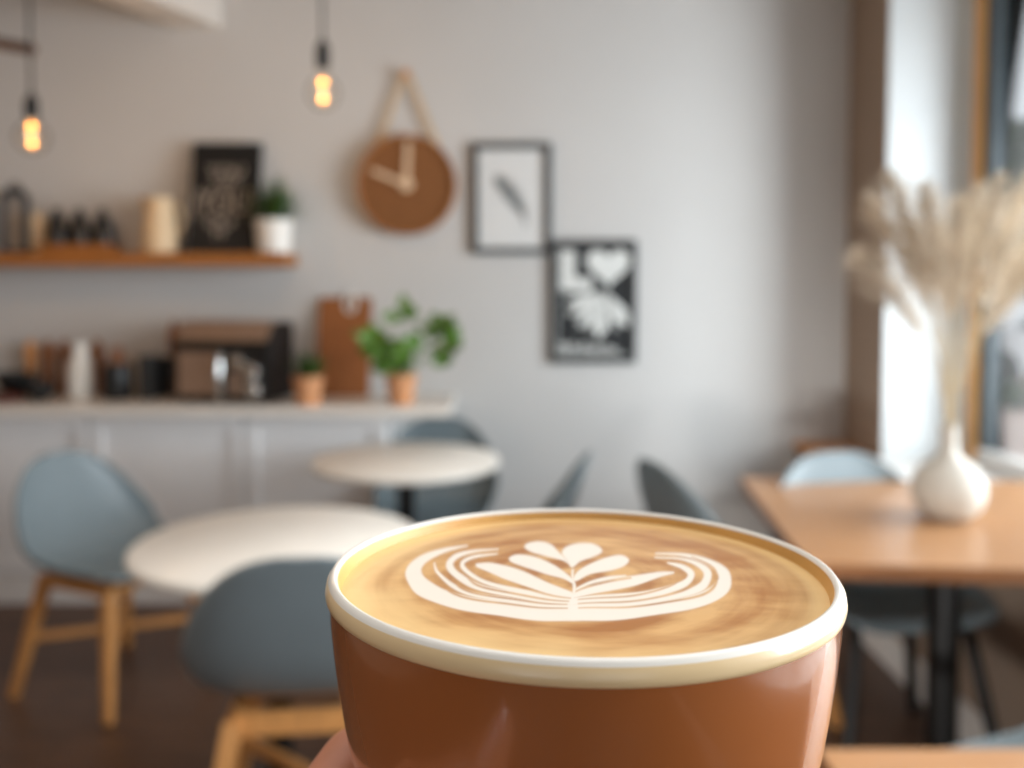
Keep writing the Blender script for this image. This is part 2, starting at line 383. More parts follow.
for i, (px, py, dy) in enumerate(tips):
    ords = ORD[i] if i in (0, 12) else ('seventh from either side' if i == 6 else ORD[i] + (' from the left' if i < 6 else ' from the right'))
    tip = P(px, py, 2.49 + dy * 1.9) - vb
    t = thing('pampas_stem', 'feathery beige pampas stem in the pale vase, %s of the bunch' % ords, 'pampas grass', vb, 0, 'pampas stems in the vase')
    base = Vector((random.uniform(-.012, .012), random.uniform(-.012, .012), .05))
    neck = Vector((base.x*.8, base.y*.8, .26)); pts = []
    for k in range(13):
        u = k / 12
        q = (neck * (1-u) ** 2 + (neck + Vector((tip.x*.18, tip.y*.2, (tip.z-.26)*.55))) * 2*u*(1-u) + tip * u*u)
        pts.append(q)
    B().path([base, neck] + pts[1:], [.0022]*8 + [.0015]*6, n=6).build('stem', MSTEM, t)
    pl = B(); rnd = random.Random(i)
    for k in range(360):
        u = .48 + .52 * rnd.random() ** .8; f = u * 12; ii = min(11, int(f)); q = pts[ii].lerp(pts[ii+1], f - ii)
        d = (pts[ii+1] - pts[ii]).normalized()
        a = rnd.random() * 6.283; sd = Vector((math.cos(a), math.sin(a), 0)); sd = (sd - d * sd.dot(d)).normalized()
        env = math.sin(math.pi * ((u - .48) / .52 * .85 + .12))
        L = .13 * env * rnd.uniform(.4, 1.2) + .02
        e = q + d * L * .9 + sd * L * .62 + Vector((0, 0, -.25 * L)); m_ = q.lerp(e, .5) + d * L * .1
        w = d.cross(sd) * .0011
        pl.faces([q - w, q + w, m_ + w*1.6, m_ - w*1.6, e], [(0, 1, 2, 3), (3, 2, 4)])
    pl.build('plume', MPAMP, t, smooth=False)
# ------------------------------------------------------------------ pendants
for px, s0, s1, bc, lab in ((32, 96, 119, 134, 'pendant lamp with bare glowing bulb at far left above the shelf'), (323, 42, 68, 90, 'pendant lamp with bare glowing bulb left of the clock')):
    Yp = 3.5; bcen = P(px, bc, Yp); t = thing('pendant_lamp', lab, 'lamp', bcen, 0, 'bare bulb pendants')
    top = P(px, s0, Yp).z - bcen.z; bot = P(px, s1, Yp).z - bcen.z
    B().path([(0, 0, top), (0, 0, ZC - bcen.z)], .006, n=8).build('cord', MGREYC, t)
    B().lathe([(0, bot), (.024, bot), (.026, bot+.012), (.026, top-.02), (.018, top-.004), (.008, top+.01), (0, top+.01)], n=24).build('socket', MBLACK, t)
    r_ = .062; B().lathe([(.018, bot)] + [(r_ * math.sin(a), -.012 + r_ * math.cos(a)) for a in [R(22 + 158*k/16) for k in range(17)]], n=32, cap0=False, cap1=False).build('bulb', MBULB, t)
    for k, zz in enumerate((.033, -.039)):
        B().lathe([(.011 * math.sin(a) + 1e-7, zz + .012 * math.cos(a)) for a in [math.pi*k2/8 for k2 in range(9)]], n=12, cap0=False, cap1=False).build('filament', MFIL, t)
    B().lathe([(.04, ZC - bcen.z - .02), (.045, ZC - bcen.z - .012), (.045, ZC - bcen.z)], n=24).build('ceiling_rose', MBLACK, t)
p0 = P(-60, 12, 3.55); p1 = P(34, 50, 3.55)
p0.x = XL
tag(B().path([(XL, 3.55, p1.z + .14), p1], .022, n=10).build('wall_bracket', MROD), 'brown wooden rod at top left corner behind the pendant cord', 'rod')
# ------------------------------------------------------------------ wall clock
cc = P(408, 186, YB)
t = thing('wall_clock', 'round cork brown wall clock hanging from a pale strap', 'clock', cc)
RX = Matrix.Rotation(R(90), 4, 'X'); rc = .24
B().lathe([(rc, .0), (rc, .07), (rc-.006, .075), (rc-.012, .07), (rc-.012, .055)], n=80, cap0=True, cap1=False, M=RX).build('rim', MCORKR, t)
B().lathe([(rc-.011, .05), (rc-.012, .058), (0, .058)], n=80, M=RX).build('face', MCORK, t)
def hand(name, ex, ez, w):
    d = Vector((ex, 0, ez)); L = d.length; d.normalize(); s = Vector((d.z, 0, -d.x))
    q = [s*w - d*.03, s*w*.8 + d*L, -s*w*.8 + d*L, -s*w - d*.03]
    y = -.064
    B().faces([(p.x, y-.006, p.z) for p in q] + [(p.x, y, p.z) for p in q], [(0,1,2,3),(7,6,5,4),(0,4,5,1),(1,5,6,2),(2,6,7,3),(3,7,4,0)]).build(name, MHAND, t, smooth=False)
k_ = YB / 900
hand('minute_hand', 2*k_, 42*k_, .015); hand('hour_hand', -34*k_, 14*k_, .013)
B().lathe([(0, .06), (.03, .06), (.03, .074), (0, .076)], n=24, M=RX).build('hub', MHAND, t)
pk = P(407, 76, YB) - cc; st = B()
for sx in (-1, 1):
    a0 = Vector((sx*.155, -.03, .165)); a1 = pk + Vector((sx*.012, -.03, 0)); d = (a1-a0).normalized(); w = Vector((d.z, 0, -d.x)) * .014
    st.faces([a0-w, a0+w, a1+w, a1-w] + [p + Vector((0, .006, 0)) for p in (a0-w, a0+w, a1+w, a1-w)], [(0,1,2,3),(7,6,5,4),(0,4,5,1),(1,5,6,2),(2,6,7,3),(3,7,4,0)])
st.build('strap', MROPE, t, smooth=False)
B().lathe([(.014, 0), (.014, .04), (.02, .042), (.02, .052), (0, .054)], c=pk, n=20, M=RX).build('peg', MOAK, t)
# ------------------------------------------------------------------ framed pictures
def frame(px0, py0, px1, py1, label, bw=.03):
    a = P(px0, py0, YB-.02); b = P(px1, py1, YB-.02); w = b.x-a.x; h = a.z-b.z
    t = thing('picture_frame', label, 'picture', ((a.x+b.x)/2, YB, (a.z+b.z)/2))
    f = B().box(-w/2, w/2, -.03, -.002, h/2-bw, h/2).box(-w/2, w/2, -.03, -.002, -h/2, -h/2+bw).box(-w/2, -w/2+bw, -.03, -.002, -h/2+bw, h/2-bw).box(w/2-bw, w/2, -.03, -.002, -h/2+bw, h/2-bw)
    f.build('frame', MFRB, t, smooth=False, bevel=.002)
    return t, w, h
t, w, h = frame(472, 143, 551, 254, 'black framed picture of a grey feather on white')
pp = B().box(-w/2+.025, w/2-.025, -.014, -.004, -h/2+.025, h/2-.025).build('print', MPAPER, t, smooth=False)
fe = B(); rnd = random.Random(3)
ax = [(-.085, .10), (-.045, .06), (0, .0), (.045, -.065), (.07, -.135)]
for k in range(70):
    u = k/69*3.999; i = int(u); f = u-i; x = ax[i][0]*(1-f)+ax[i+1][0]*f; z = ax[i][1]*(1-f)+ax[i+1][1]*f
    wv = .062*math.sin(math.pi*min(1, (k/69)*.9+.12)); s = 1 if k % 2 else -1
    fe.faces([(x, -.0155, z), (x+.006, -.0155, z-.008), (x+s*wv*.75+.002, -.0155, z+s*wv*.35+.02)], [(0, 1, 2)])
fe.build('feather_drawing', MINK, pp, smooth=False)
t, w, h = frame(551, 240, 636, 363, 'black framed poster with white letter, heart and leaf fan', .024)
pp = B().box(-w/2+.02, w/2-.02, -.014, -.004, -h/2+.02, h/2-.02).build('print', MPBLK, t, smooth=False)
g = B(); yy = -.0155
def pc(cx, cy): return ((cx/603*110 + 540 - 593.5) / 85 * w, -((cy/768*140 + 230) - 301.5) / 123 * h)
def poly(pts): g.faces([(pc(*q)[0], yy, pc(*q)[1]) for q in pts], [tuple(range(len(pts)))])
poly([(112, 110), (192, 110), (192, 262), (285, 262), (285, 335), (112, 335)])
hp = []
for k in range(40):
    a = 2*math.pi*k/40; hp.append((375 + 7.6*16*math.sin(a)**3, 195 - 7.2*(13*math.cos(a)-5*math.cos(2*a)-2*math.cos(3*a)-math.cos(4*a))))
poly(hp)
for ex, ey, wd in ((140, 400, 20), (150, 470, 24), (205, 540, 26), (320, 605, 36), (485, 530, 38), (262, 560, 16), (420, 560, 14)):
    bx, by = 365, 335; dx, dy = ex-bx, ey-by; L = math.hypot(dx, dy); nx, ny = -dy/L, dx/L; q = []
    for k in range(9):
        u = k/8; q.append((bx+dx*u+nx*wd*math.sin(math.pi*u**1.6), by+dy*u+ny*wd*math.sin(math.pi*u**1.6)))
    for k in range(7, 0, -1):
        u = k/8; q.append((bx+dx*u-nx*wd*math.sin(math.pi*u**1.6), by+dy*u-ny*wd*math.sin(math.pi*u**1.6)))
    poly(q)
rnd = random.Random(5); x = 105
while x < 430:
    ww = rnd.uniform(8, 18); hh = rnd.uniform(20, 62) if x < 290 else rnd.uniform(14, 34); poly([(x, 672-hh), (x+ww, 672-hh), (x+ww, 672), (x, 672)]); x += ww + rnd.uniform(5, 10)
poly([(90, 684), (480, 684), (480, 690), (90, 690)]); poly([(92, 110), (98, 110), (98, 684), (92, 684)])
g.build('poster_artwork', MPWHT, pp, smooth=False)
# ------------------------------------------------------------------ shelf things
def onshelf(px, Y=4.3): q = P(px, 250, Y); q.z = ZSH; return q
U = 4.3 / 900
q = onshelf(16); t = thing('lantern', 'black metal arched lantern at the far left end of the wall shelf', 'lantern', q, R(29))
B().box(-.062, .062, -.062, .062, 0, .02).build('base', MBLACK, t, smooth=False, bevel=.003)
for s in (-1, 1):
    arc = [(-.05, s*.05, .02), (-.05, s*.05, .25)] + [(-.05*math.cos(a), s*.05, .25 + .05*math.sin(a)) for a in [R(180*k/8) for k in range(1, 8)]] + [(.05, s*.05, .25), (.05, s*.05, .02)]
    B().path(arc, .0145, n=8).build('arch', MBLACK, t)
B().path([(.02*math.cos(a), 0, .318 + .018*math.sin(a)) for a in [R(30*k) for k in range(12)]], .006, closed=True, n=8).build('ring', MBLACK, t)
q = onshelf(38, 4.33); tag(B().lathe([(0, 0), (.036, 0), (.04, .01), (.04, .19), (.036, .19), (.035, .012), (0, .012)], n=28).build('tumbler', MCREAM, loc=q), 'plain beige tumbler right of the black lantern', 'tumbler')
q = onshelf(80, 4.29); tw = .165
tr = B().box(-tw, tw, -.055, .055, 0, .012)
tr.box(-tw, tw, -.055, -.043, .012, .045).box(-tw, tw, .043, .055, .012, .045).box(-tw, -tw+.012, -.043, .043, .012, .045).box(tw-.012, tw, -.043, .043, .012, .045)
tag(tr.build('wooden_tray', MSHELFW, loc=q, smooth=False, bevel=.003), 'orange brown wooden tray under three black bottles on the shelf', 'tray')
for px, lab in ((58, 'black conical bottle at left end of the wooden tray'), (80, 'black conical bottle in the middle of the wooden tray'), (103, 'black conical bottle at right end of the wooden tray')):
    qq = onshelf(px, 4.29); qq.z += .0125
    b = thing('bottle', lab, 'bottle', qq, 0, 'black bottles on the tray')
    B().lathe([(0, 0), (.05, 0), (.054, .008), (.053, .05), (.042, .12), (.026, .165), (.02, .18), (0, .18)], n=24).build('body', MBLACKC, b)
    B().lathe([(.022, .18), (.022, .196), (.012, .203), (0, .203)], n=16).build('stopper', MGREYC, b)
q = onshelf(160, 4.29); t = thing('jug', 'cream ceramic jug with a pouring lip on the wall shelf', 'jug', q)
jb = B().lathe([(0, 0), (.078, 0), (.084, .01), (.083, .05), (.074, .14), (.062, .21), (.06, .25), (.064, .262), (.058, .262), (.055, .25), (.056, .21), (.07, .05), (.0, .02)], n=40)
for vtx in jb.bm.verts:
    if vtx.co.z > .2 and vtx.co.x < 0:
        f = (vtx.co.z-.2)/.062 * max(0, math.cos(math.atan2(vtx.co.y, -vtx.co.x)*1.6)) ** 3; vtx.co.x -= .035*f; vtx.co.z += .01*f
jb.build('body', MCREAM, t)
B().path([(.062, 0, .225), (.1, 0, .22), (.112, 0, .17), (.1, 0, .1), (.078, 0, .085)], .008, n=8).build('handle', MCREAM, t)
# leaning sign
bl = P(221, 245, 4.25); wS = 64*4.25/900; hS = .535
t = thing('chalk_sign', 'black sign board with pale lettering leaning on the wall above the shelf', 'sign', (bl.x, 4.25, ZSH+.002))
t.rotation_euler = (R(-13), 0, 0)
B().box(-wS/2, wS/2, 0, .018, 0, hS).build('board', MBOARD, t, smooth=False, bevel=.002)
fr = B()
for x0, x1, z0, z1 in ((-wS/2-.012, -wS/2, 0, hS+.012), (wS/2, wS/2+.012, 0, hS+.012), (-wS/2, wS/2, hS, hS+.012), (-wS/2, wS/2, -.0, .008)): fr.box(x0, x1, -.006, .022, z0, z1)
fr.build('frame', MPBLK, t, smooth=False)
tx = B(); ff = lambda u, v: (u, -.0015, v)
text_into(tx, 'YOU', .085, (0, .375), 1.0, f=ff); text_into(tx, 'CAN', .06, (0, .33), 1.1, f=ff)
text_into(tx, '(YOU)', .17, (0, .195), .66, f=ff); text_into(tx, 'DO', .08, (-.01, .125), 1.1, f=ff); text_into(tx, 'IT', .06, (-.01, .075), 1.3, f=ff)
tx.build('lettering', MCHALK, t, smooth=False)
# white pot with plant
q = onshelf(274, 4.29); t = thing('potted_plant', 'white pot with spiky dark green plant at right end of the shelf', 'plant', q)
B().lathe([(0, 0), (.068, 0), (.078, .008), (.086, .14), (.09, .16), (.084, .16), (.078, .135), (0, .135)], n=40).build('pot', MWHC, t)
B().lathe([(0, .142), (.079, .142), (.079, .136), (0, .136)], n=24).build('soil', MSOIL, t)
lf = B(); rnd = random.Random(11)
for k in range(90):
    a = rnd.random()*6.283; e = rnd.uniform(.3, 1.5); d = Vector((math.cos(a)*math.cos(e), math.sin(a)*math.cos(e)*.45, math.sin(e)))
    lf.leaf(Vector((d.x*.02, d.y*.02, .14)), d, rnd.uniform(.12, .2) + .08 * math.sin(e) ** 4 * rnd.random(), rnd.uniform(.014, .022), bend=rnd.uniform(.05, .2))
lf.build('foliage', MLEAFD, t)
# ------------------------------------------------------------------ worktop things
def onwork(px, Y): q = P(px, 395, Y); q.z = ZK; return q
al = R(-10); q = Vector((-1.31, 4.03, ZK)); t = thing('toaster_oven', 'black and bronze toaster oven with chrome dials on the worktop', 'toaster oven', q, al)
W2 = .232; D = .27; H = .365
pr = [(0, .012), (D, .012), (D, H-.015), (D-.02, H), (.075, H), (0, .275)]
B().prism(pr, -W2, W2, lambda u, v, d: (d, u, v)).build('body', MBLACK, t, smooth=False, bevel=.006)
def slant(u, v, d): # panel lying on the sloping top front
    n = Vector((0, -.75, .66)).normalized(); o = Vector((u, .004, .279)) + Vector((0, .071, .085)) * v; return tuple(o + n * d)
B().prism([(-W2+.01, .06), (W2-.012, .06), (W2-.012, 1), (-W2+.01, 1)], .001, .006, slant).build('top_panel', MBRONZE, t, smooth=False, bevel=.001)
B().box(-W2+.02, W2-.02, .085, D-.03, H, H+.004).build('lid_plate', MBRONZE, t, smooth=False)
dr = B().box(-W2+.03, .0, -.012, 0, .04, .235).build('door', MBRONZE, t, smooth=False, bevel=.003)
B().path([(.012, -.014, .035), (.012, -.036, .05), (.012, -.042, .13), (.012, -.036, .215), (.012, -.014, .23)], .016, n=10).build('handle', MCHROME, dr)
for x, z, r_ in ((.075, .195, .034), (.14, .15, .04), (.145, .068, .042)):
    B().lathe([(r_, 0), (r_, .016), (r_*.8, .028), (0, .03)], c=(x + .012, 0, z), n=28, M=RX).build('dial', MCHROME, t)
B().box(.05, .10, -.012, 0, .04, .15).build('button_panel', MBRONZE, t, smooth=False, bevel=.002)
for sx in (-1, 1):
    for y in (.03, D-.03): B().lathe([(0, 0), (.014, 0), (.014, .012), (0, .012)], c=(sx*.17, y, 0), n=12).build('foot', MBLACK, t)
# small pot with grass
q = onwork(308, 4.0); t = thing('potted_plant', 'small terracotta pot with short green sprouts right of the toaster oven', 'plant', q)
def tpot(t, s):
    B().lathe([(0, 0), (.046*s, 0), (.05*s, .005*s), (.062*s, .1*s), (.067*s, .1*s), (.069*s, .128*s), (.062*s, .13*s), (.057*s, .112*s), (0, .112*s)], n=36).build('pot', MTERRA, t)
    B().lathe([(0, .12*s), (.058*s, .12*s), (.057*s, .113*s), (0, .113*s)], n=24).build('soil', MSOIL, t)
tpot(t, 1.0); lf = B(); rnd = random.Random(4)
for k in range(60):
    a = rnd.random()*6.283; e = rnd.uniform(.7, 1.5); d = Vector((math.cos(a)*math.cos(e), math.sin(a)*math.cos(e), math.sin(e)))
    lf.leaf(Vector((math.cos(a)*.03*rnd.random(), math.sin(a)*.03*rnd.random(), .118)), d, rnd.uniform(.06, .13), rnd.uniform(.012, .022), bend=.2)
lf.build('foliage', MLEAFD, t)
# leafy plant
q = onwork(401, 4.03); t = thing('potted_plant', 'terracotta pot with large bright green leaves at the worktop end', 'plant', q); tpot(t, 1.05)
stm = B(); lf = B(); rnd = random.Random(9)
def lfp(px, py, dy=0): return P(px, py, 4.03+dy) - q
for (px, py, dy, n) in ((372, 342, -.02, 6), (400, 316, .03, 4), (440, 330, .02, 6), (448, 352, -.04, 5), (384, 358, -.06, 6), (424, 345, .06, 5), (405, 358, -.08, 6), (432, 362, .0, 4), (376, 352, .05, 4), (445, 340, .04, 5), (394, 366, -.05, 5)):
    e = lfp(px, py, dy); s0 = Vector((rnd.uniform(-.02, .02), rnd.uniform(-.02, .02), .11)); mid = s0.lerp(e, .5) + Vector((0, 0, .03))
    stm.path([s0, mid, e], [.004, .003, .002], n=6)
    for k in range(n):
        a = rnd.random()*6.283; d = Vector((math.cos(a), math.sin(a)*.6-.2, rnd.uniform(-.35, .5))); d = (d + (e - s0).normalized()*.5)
        lf.leaf(e + Vector((rnd.uniform(-.02,.02), rnd.uniform(-.02,.02), rnd.uniform(-.02,.02))), d, rnd.uniform(.07, .11), rnd.uniform(.048, .07), up=Vector((rnd.uniform(-.3,.3), -.9, .5)).normalized(), bend=.15)
stm.build('stems', MLEAF, t); lf.build('foliage', MLEAF, t)
# cutting board leaning on the wall
wB = 54*4.3/900; hB = .49; bl = P(342, 392, 4.29)
t = thing('cutting_board', 'brown wooden cutting board leaning upright against the wall behind the pots', 'cutting board', (bl.x, 4.285, ZK+.001)); t.rotation_euler = (R(-14), 0, 0)
bo = []
for cx, cz, a0 in ((wB/2-.02, .02, -90), (wB/2-.02, hB-.02, 0), (-wB/2+.02, hB-.02, 90), (-wB/2+.02, .02, 180)):
    for k in range(5): a = R(a0 + 22.5*k); bo.append((cx + .02*math.cos(a), cz + .02*math.sin(a)))
B().prism(bo, 0, .02, lambda u, v, d: (u, d, v)).build('board', MBOARDW, t, smooth=False, bevel=.002)
ps = [(.025*math.cos(R(a))+.025, -.006, hB-.03+.045*math.sin(R(a))) for a in range(0, 360, 30)]
B().path(ps, .0075, n=8, closed=True).build('hanging_loop', MWHC, t)
# white bottle jug
q = onwork(81, 4.25); tag(B().lathe([(0, 0), (.05, 0), (.058, .01), (.06, .09), (.055, .16), (.038, .2), (.032, .225), (.036, .262), (.03, .264), (.026, .225), (.03, .2), (.045, .15), (.045, .03), (0, .02)], n=40).build('bottle', MWHC, loc=q, angle=60), 'white ceramic bottle between the wooden mills on the worktop', 'bottle')
def mill(px, Y, h, label, m=MWALN):
    t = thing('pepper_mill', label, 'pepper mill', onwork(px, Y), 0, 'wooden mills on the worktop')
    B().lathe([(0, 0), (.03, 0), (.032, .01), (.026, h*.3), (.021, h*.5), (.027, h*.66), (.027, h*.7), (0, h*.7)], n=24).build('body', m, t)
    B().lathe([(0, h*.7), (.024, h*.7), (.03, h*.78), (.026, h*.88), (.012, h*.93), (.013, h*.97), (0, h)], n=24).build('cap', m, t)
mill(31, 4.34, .275, 'lighter wooden mill farthest left behind the black bowls', MOAK)
mill(49, 4.34, .275, 'brown wooden mill second from left, behind the black bowls')
mill(66, 4.34, .275, 'brown wooden mill touching the left side of the white bottle')
mill(98, 4.34, .275, 'brown wooden mill between the white bottle and the black jar')
mill(175, 4.33, .37, 'tall wooden mill rising behind the left edge of the toaster oven')
def bowl(px, Y, r, h, label, m):
    tag(B().lathe([(0, 0), (r*.5, 0), (r*.55, .008), (r*.9, h*.55), (r, h), (r*.95, h), (r*.82, h*.55), (r*.4, .014), (0, .014)], n=36).build('bowl', m, loc=onwork(px, Y)), label, 'bowl')
bowl(17, 4.26, .09, .12, 'black ceramic bowl at the left end of the worktop', MBLACKC)
bowl(41, 4.13, .068, .085, 'smaller black bowl left of the white bottle', MBLACKC)
tag(B().lathe([(0, 0), (.08, 0), (.098, .01), (.1, .028), (.094, .028), (.08, .014), (0, .012)], n=36).build('dish', MRED, loc=onwork(0, 4.1)), 'dark reddish brown shallow dish at the left edge of the worktop', 'dish')
t = thing('storage_jar', 'black jar with wooden knob lid right of the white bottle', 'jar', onwork(118, 4.2))
B().lathe([(0, 0), (.062, 0), (.068, .008), (.068, .14), (.056, .172), (0, .172)], n=36).build('body', MBLACKC, t)
lid = B().lathe([(0, .172), (.052, .172), (.052, .187), (0, .19)], n=30).build('lid', MWALN, t)
B().lathe([(0, .187), (.014, .187), (.026, .215), (.022, .245), (0, .252)], n=20).build('knob', MWALN, lid)
t = thing('storage_jar', 'charcoal grey cylinder jar between the black jar and the toaster oven', 'jar', onwork(149, 4.2))
B().lathe([(0, 0), (.043, 0), (.046, .006), (.046, .19), (0, .19)], n=32).build('body', MGREYC, t)
B().lathe([(0, .19), (.048, .19), (.048, .206), (0, .208)], n=32).build('lid', MGREYC, t)
t = thing('storage_jar', 'black jar partly hidden behind the left side of the toaster oven', 'jar', onwork(166, 4.33))
B().lathe([(0, 0), (.045, 0), (.05, .008), (.05, .17), (.04, .19), (0, .19)], n=32).build('body', MBLACKC, t)
# ------------------------------------------------------------------ cup
CX, CY, HR = .0168, .2164, .0678
rim = Vector((CX, CY, CZ - HR))
cup = thing('coffee_cup', 'large terracotta brown latte cup with cream rim held in the foreground', 'cup', rim)
cup.rotation_euler = (R(-1.0), R(.2), 0); cup.scale = (1.02, 1.0, 1)
NC = 160
B().lathe([(.0590, -.0047), (.0588, -.010), (.0580, -.018), (.0569, -.0262), (.0553, -.036), (.0536, -.044), (.0508, -.053), (.0465, -.0625), (.040, -.072), (.033, -.079), (.0315, -.083), (.0315, -.088), (.028, -.088), (.027, -.084), (0, -.083)], n=NC, cap0=False).build('cup_body', MCUP, cup, angle=70)
B().lathe([(.0590, -.0009), (.0596, -.0018), (.0599, -.0036), (.0597, -.0046), (.0591, -.0051), (.0575, -.0053)], n=NC, cap0=False, cap1=False).build('rim_band', MBAND, cup, angle=80)
B().lathe([(.0592, -.0012), (.0590, -.0008), (.0585, -.0001), (.0579, .0001), (.0574, -.0002), (.0571, -.0008)], n=NC, cap0=False, cap1=False).build('rim', MLIP, cup, angle=80)
B().lathe([(.0573, -.0004), (.0567, -.0022), (.0560, -.005), (.0554, -.008), (.054, -.02), (.050, -.04), (.045, -.058), (.03, -.074), (0, -.076)], n=NC, cap0=False).build('inner_wall', MINNER, cup, angle=70)
# coffee with latte art
ZCO = CZ - HR - .0038
RC = .0565
PET = [
 [(490,133),(470,117),(420,105),(385,94),(369,81),(380,71),(410,69),(440,78),(462,97),(478,115)],
 [(490,133),(474,112),(467,96),(480,80),(510,71),(545,72),(567,85),(565,97),(540,108),(510,118)],
 [(495,176),(470,161),(420,150),(370,135),(337,120),(334,108),(355,101),(400,109),(440,126),(475,146),(495,163)],
 [(496,163),(510,141),(540,123),(580,109),(615,104),(637,116),(625,132),(590,144),(540,152),(505,168)]]
STK = [
 [(222,80,2),(160,92,9),(110,112,18),(88,142,30),(100,178,34),(150,207,30),(230,227,29),(320,240,31),(410,248,33),(495,251,33)],
 [(140,124,2),(150,150,6),(180,178,8),(240,202,9),(330,219,10),(420,229,9),(490,234,9)],
 [(300,86,2),(240,93,5),(195,107,11),(180,128,14),(195,153,14),(240,178,12),(310,198,13),(400,211,16),(490,222,16)],
 [(300,98,2),(245,106,6),(214,122,8),(222,144,9),(262,168,7),(340,192,9),(420,206,10),(490,214,10)],
 [(252,128,8),(285,134,20),(330,150,26),(390,172,24),(440,190,20),(492,206,12)],
 [(705,97,2),(770,101,5),(830,117,11),(872,140,18),(884,170,26),(855,200,27),(790,225,26),(700,240,27),(600,248,31),(495,251,33)],
 [(705,107,2),(770,112,4),(815,128,10),(838,152,15),(826,182,15),(770,206,11),(680,222,11),(590,231,10),(495,234,9)],
 [(740,122,3),(775,134,10),(795,155,13),(775,180,14),(700,201,15),(600,213,17),(495,222,16)],
 [(748,148,4),(710,152,11),(650,167,19),(590,181,20),(540,193,17),(498,206,11)],
 [(628,156,3),(580,164,7),(535,175,6),(500,190,5)],
 [(494,140,4),(496,180,6),(494,215,9),(491,245,12)]]
def in_poly(x, y, pg):
    c = np.zeros(x.shape, bool); n = len(pg)
    for i in range(n):
        x0, y0 = pg[i]; x1, y1 = pg[(i+1) % n]
        k = ((y0 > y) != (y1 > y)); c ^= k & (x < (x1-x0)*(y-y0)/((y1-y0) or 1e-9) + x0)
    return c
def seg_d(x, y, a, b):
    dx, dy = b[0]-a[0], b[1]-a[1]; L = dx*dx+dy*dy or 1e-9
    t = np.clip(((x-a[0])*dx + (y-a[1])*dy)/L, 0, 1)
    return np.hypot(x-a[0]-t*dx, y-a[1]-t*dy), t
def smooth_poly(pg):
    n = len(pg); out = []
    for i in range(n):
        p = [np.array(pg[(i+j) % n], float) for j in (-1, 0, 1, 2)]
        for f in (0, .25, .5, .75): out.append(tuple(.5*(2*p[1]+(p[2]-p[0])*f+(2*p[0]-5*p[1]+4*p[2]-p[3])*f*f+(3*p[1]-p[0]-3*p[2]+p[3])*f**3)))
    return out
nx, ny = 560, 260
gx = np.linspace(-1, 1, nx); gy = np.linspace(-1, 1, ny)
X, Y = np.meshgrid(gx, gy)
# square to disc
DX = X*np.sqrt(1-Y*Y/2)*RC*1.02; DY = Y*np.sqrt(1-X*X/2)*RC
rr = np.hypot(DX, DY)/RC
dome = .0006*(1-rr**2) - .0
px_, py_ = proj(DX+CX, DY+CY, ZCO+dome)
ux = (px_-380)*2.56; uy = (py_-515)*2.56
# small wobble so that the pour looks hand made
ux = ux + 2*np.sin(uy*.09+ux*.013); uy = uy + 1.4*np.sin(ux*.03+uy*.02)
sd = np.full(X.shape, 99.)
for pg in PET:
    pg = smooth_poly(pg); d = np.full(X.shape, 99.)
    for i in range(len(pg)): d = np.minimum(d, seg_d(ux, uy, pg[i], pg[(i+1) % len(pg)])[0])
    sd = np.minimum(sd, np.where(in_poly(ux, uy, pg), -d, d))
for st in STK:
    pts = [tuple(q) for q in cr(st, len(st)*5)]
    for a, b in zip(pts, pts[1:]):
        d, tt = seg_d(ux, uy, a, b); sd = np.minimum(sd, d - .66*(a[2]*(1-tt)+b[2]*tt))
NEG = [
 [(128,118,4),(138,160,7),(190,200,6),(270,221,5),(370,233,4),(480,239,2)],
 [(168,120,2),(172,150,5),(210,186,6),(290,209,5),(390,222,4),(480,229,2)],
 [(212,150,3),(250,178,5),(330,200,5),(420,214,4),(484,221,2)],
 [(262,146,4),(300,165,6),(370,188,5),(440,205,4),(488,213,2)],
 [(800,108,2),(850,135,6),(862,172,7),(825,203,6),(740,223,5),(640,234,4),(510,239,2)],
 [(760,118,2),(812,145,6),(808,175,6),(760,200,5),(660,218,4),(510,228,2)],
 [(745,138,3),(770,160,5),(740,184,5),(650,205,4),(510,217,2)],
 [(640,160,4),(580,172,5),(520,188,4),(500,196,2)]]
for st in NEG:
    pts = [tuple(q) for q in cr(st, len(st)*5)]
    for a, b in zip(pts, pts[1:]):
        d, tt = seg_d(ux, uy, a, b); sd = np.maximum(sd, .5*(a[2]*(1-tt)+b[2]*tt) - d)
foam = 1/(1+np.exp(np.clip(sd*.9, -30, 30)))
co = np.stack([DX, DY, dome], -1).reshape(-1, 3)
idx = np.arange(nx*ny).reshape(ny, nx)
quads = np.stack([idx[:-1, :-1], idx[:-1, 1:], idx[1:, 1:], idx[1:, :-1]], -1).reshape(-1, 4)
fq = foam.reshape(-1)[quads].mean(1) > .5
ang = np.arctan2(DY, DX)
ring = np.clip((rr + .04*np.sin(3*ang+1) + .025*np.sin(7*ang+2) + .015*np.sin(17*ang) -.70)/.22, 0, 1)
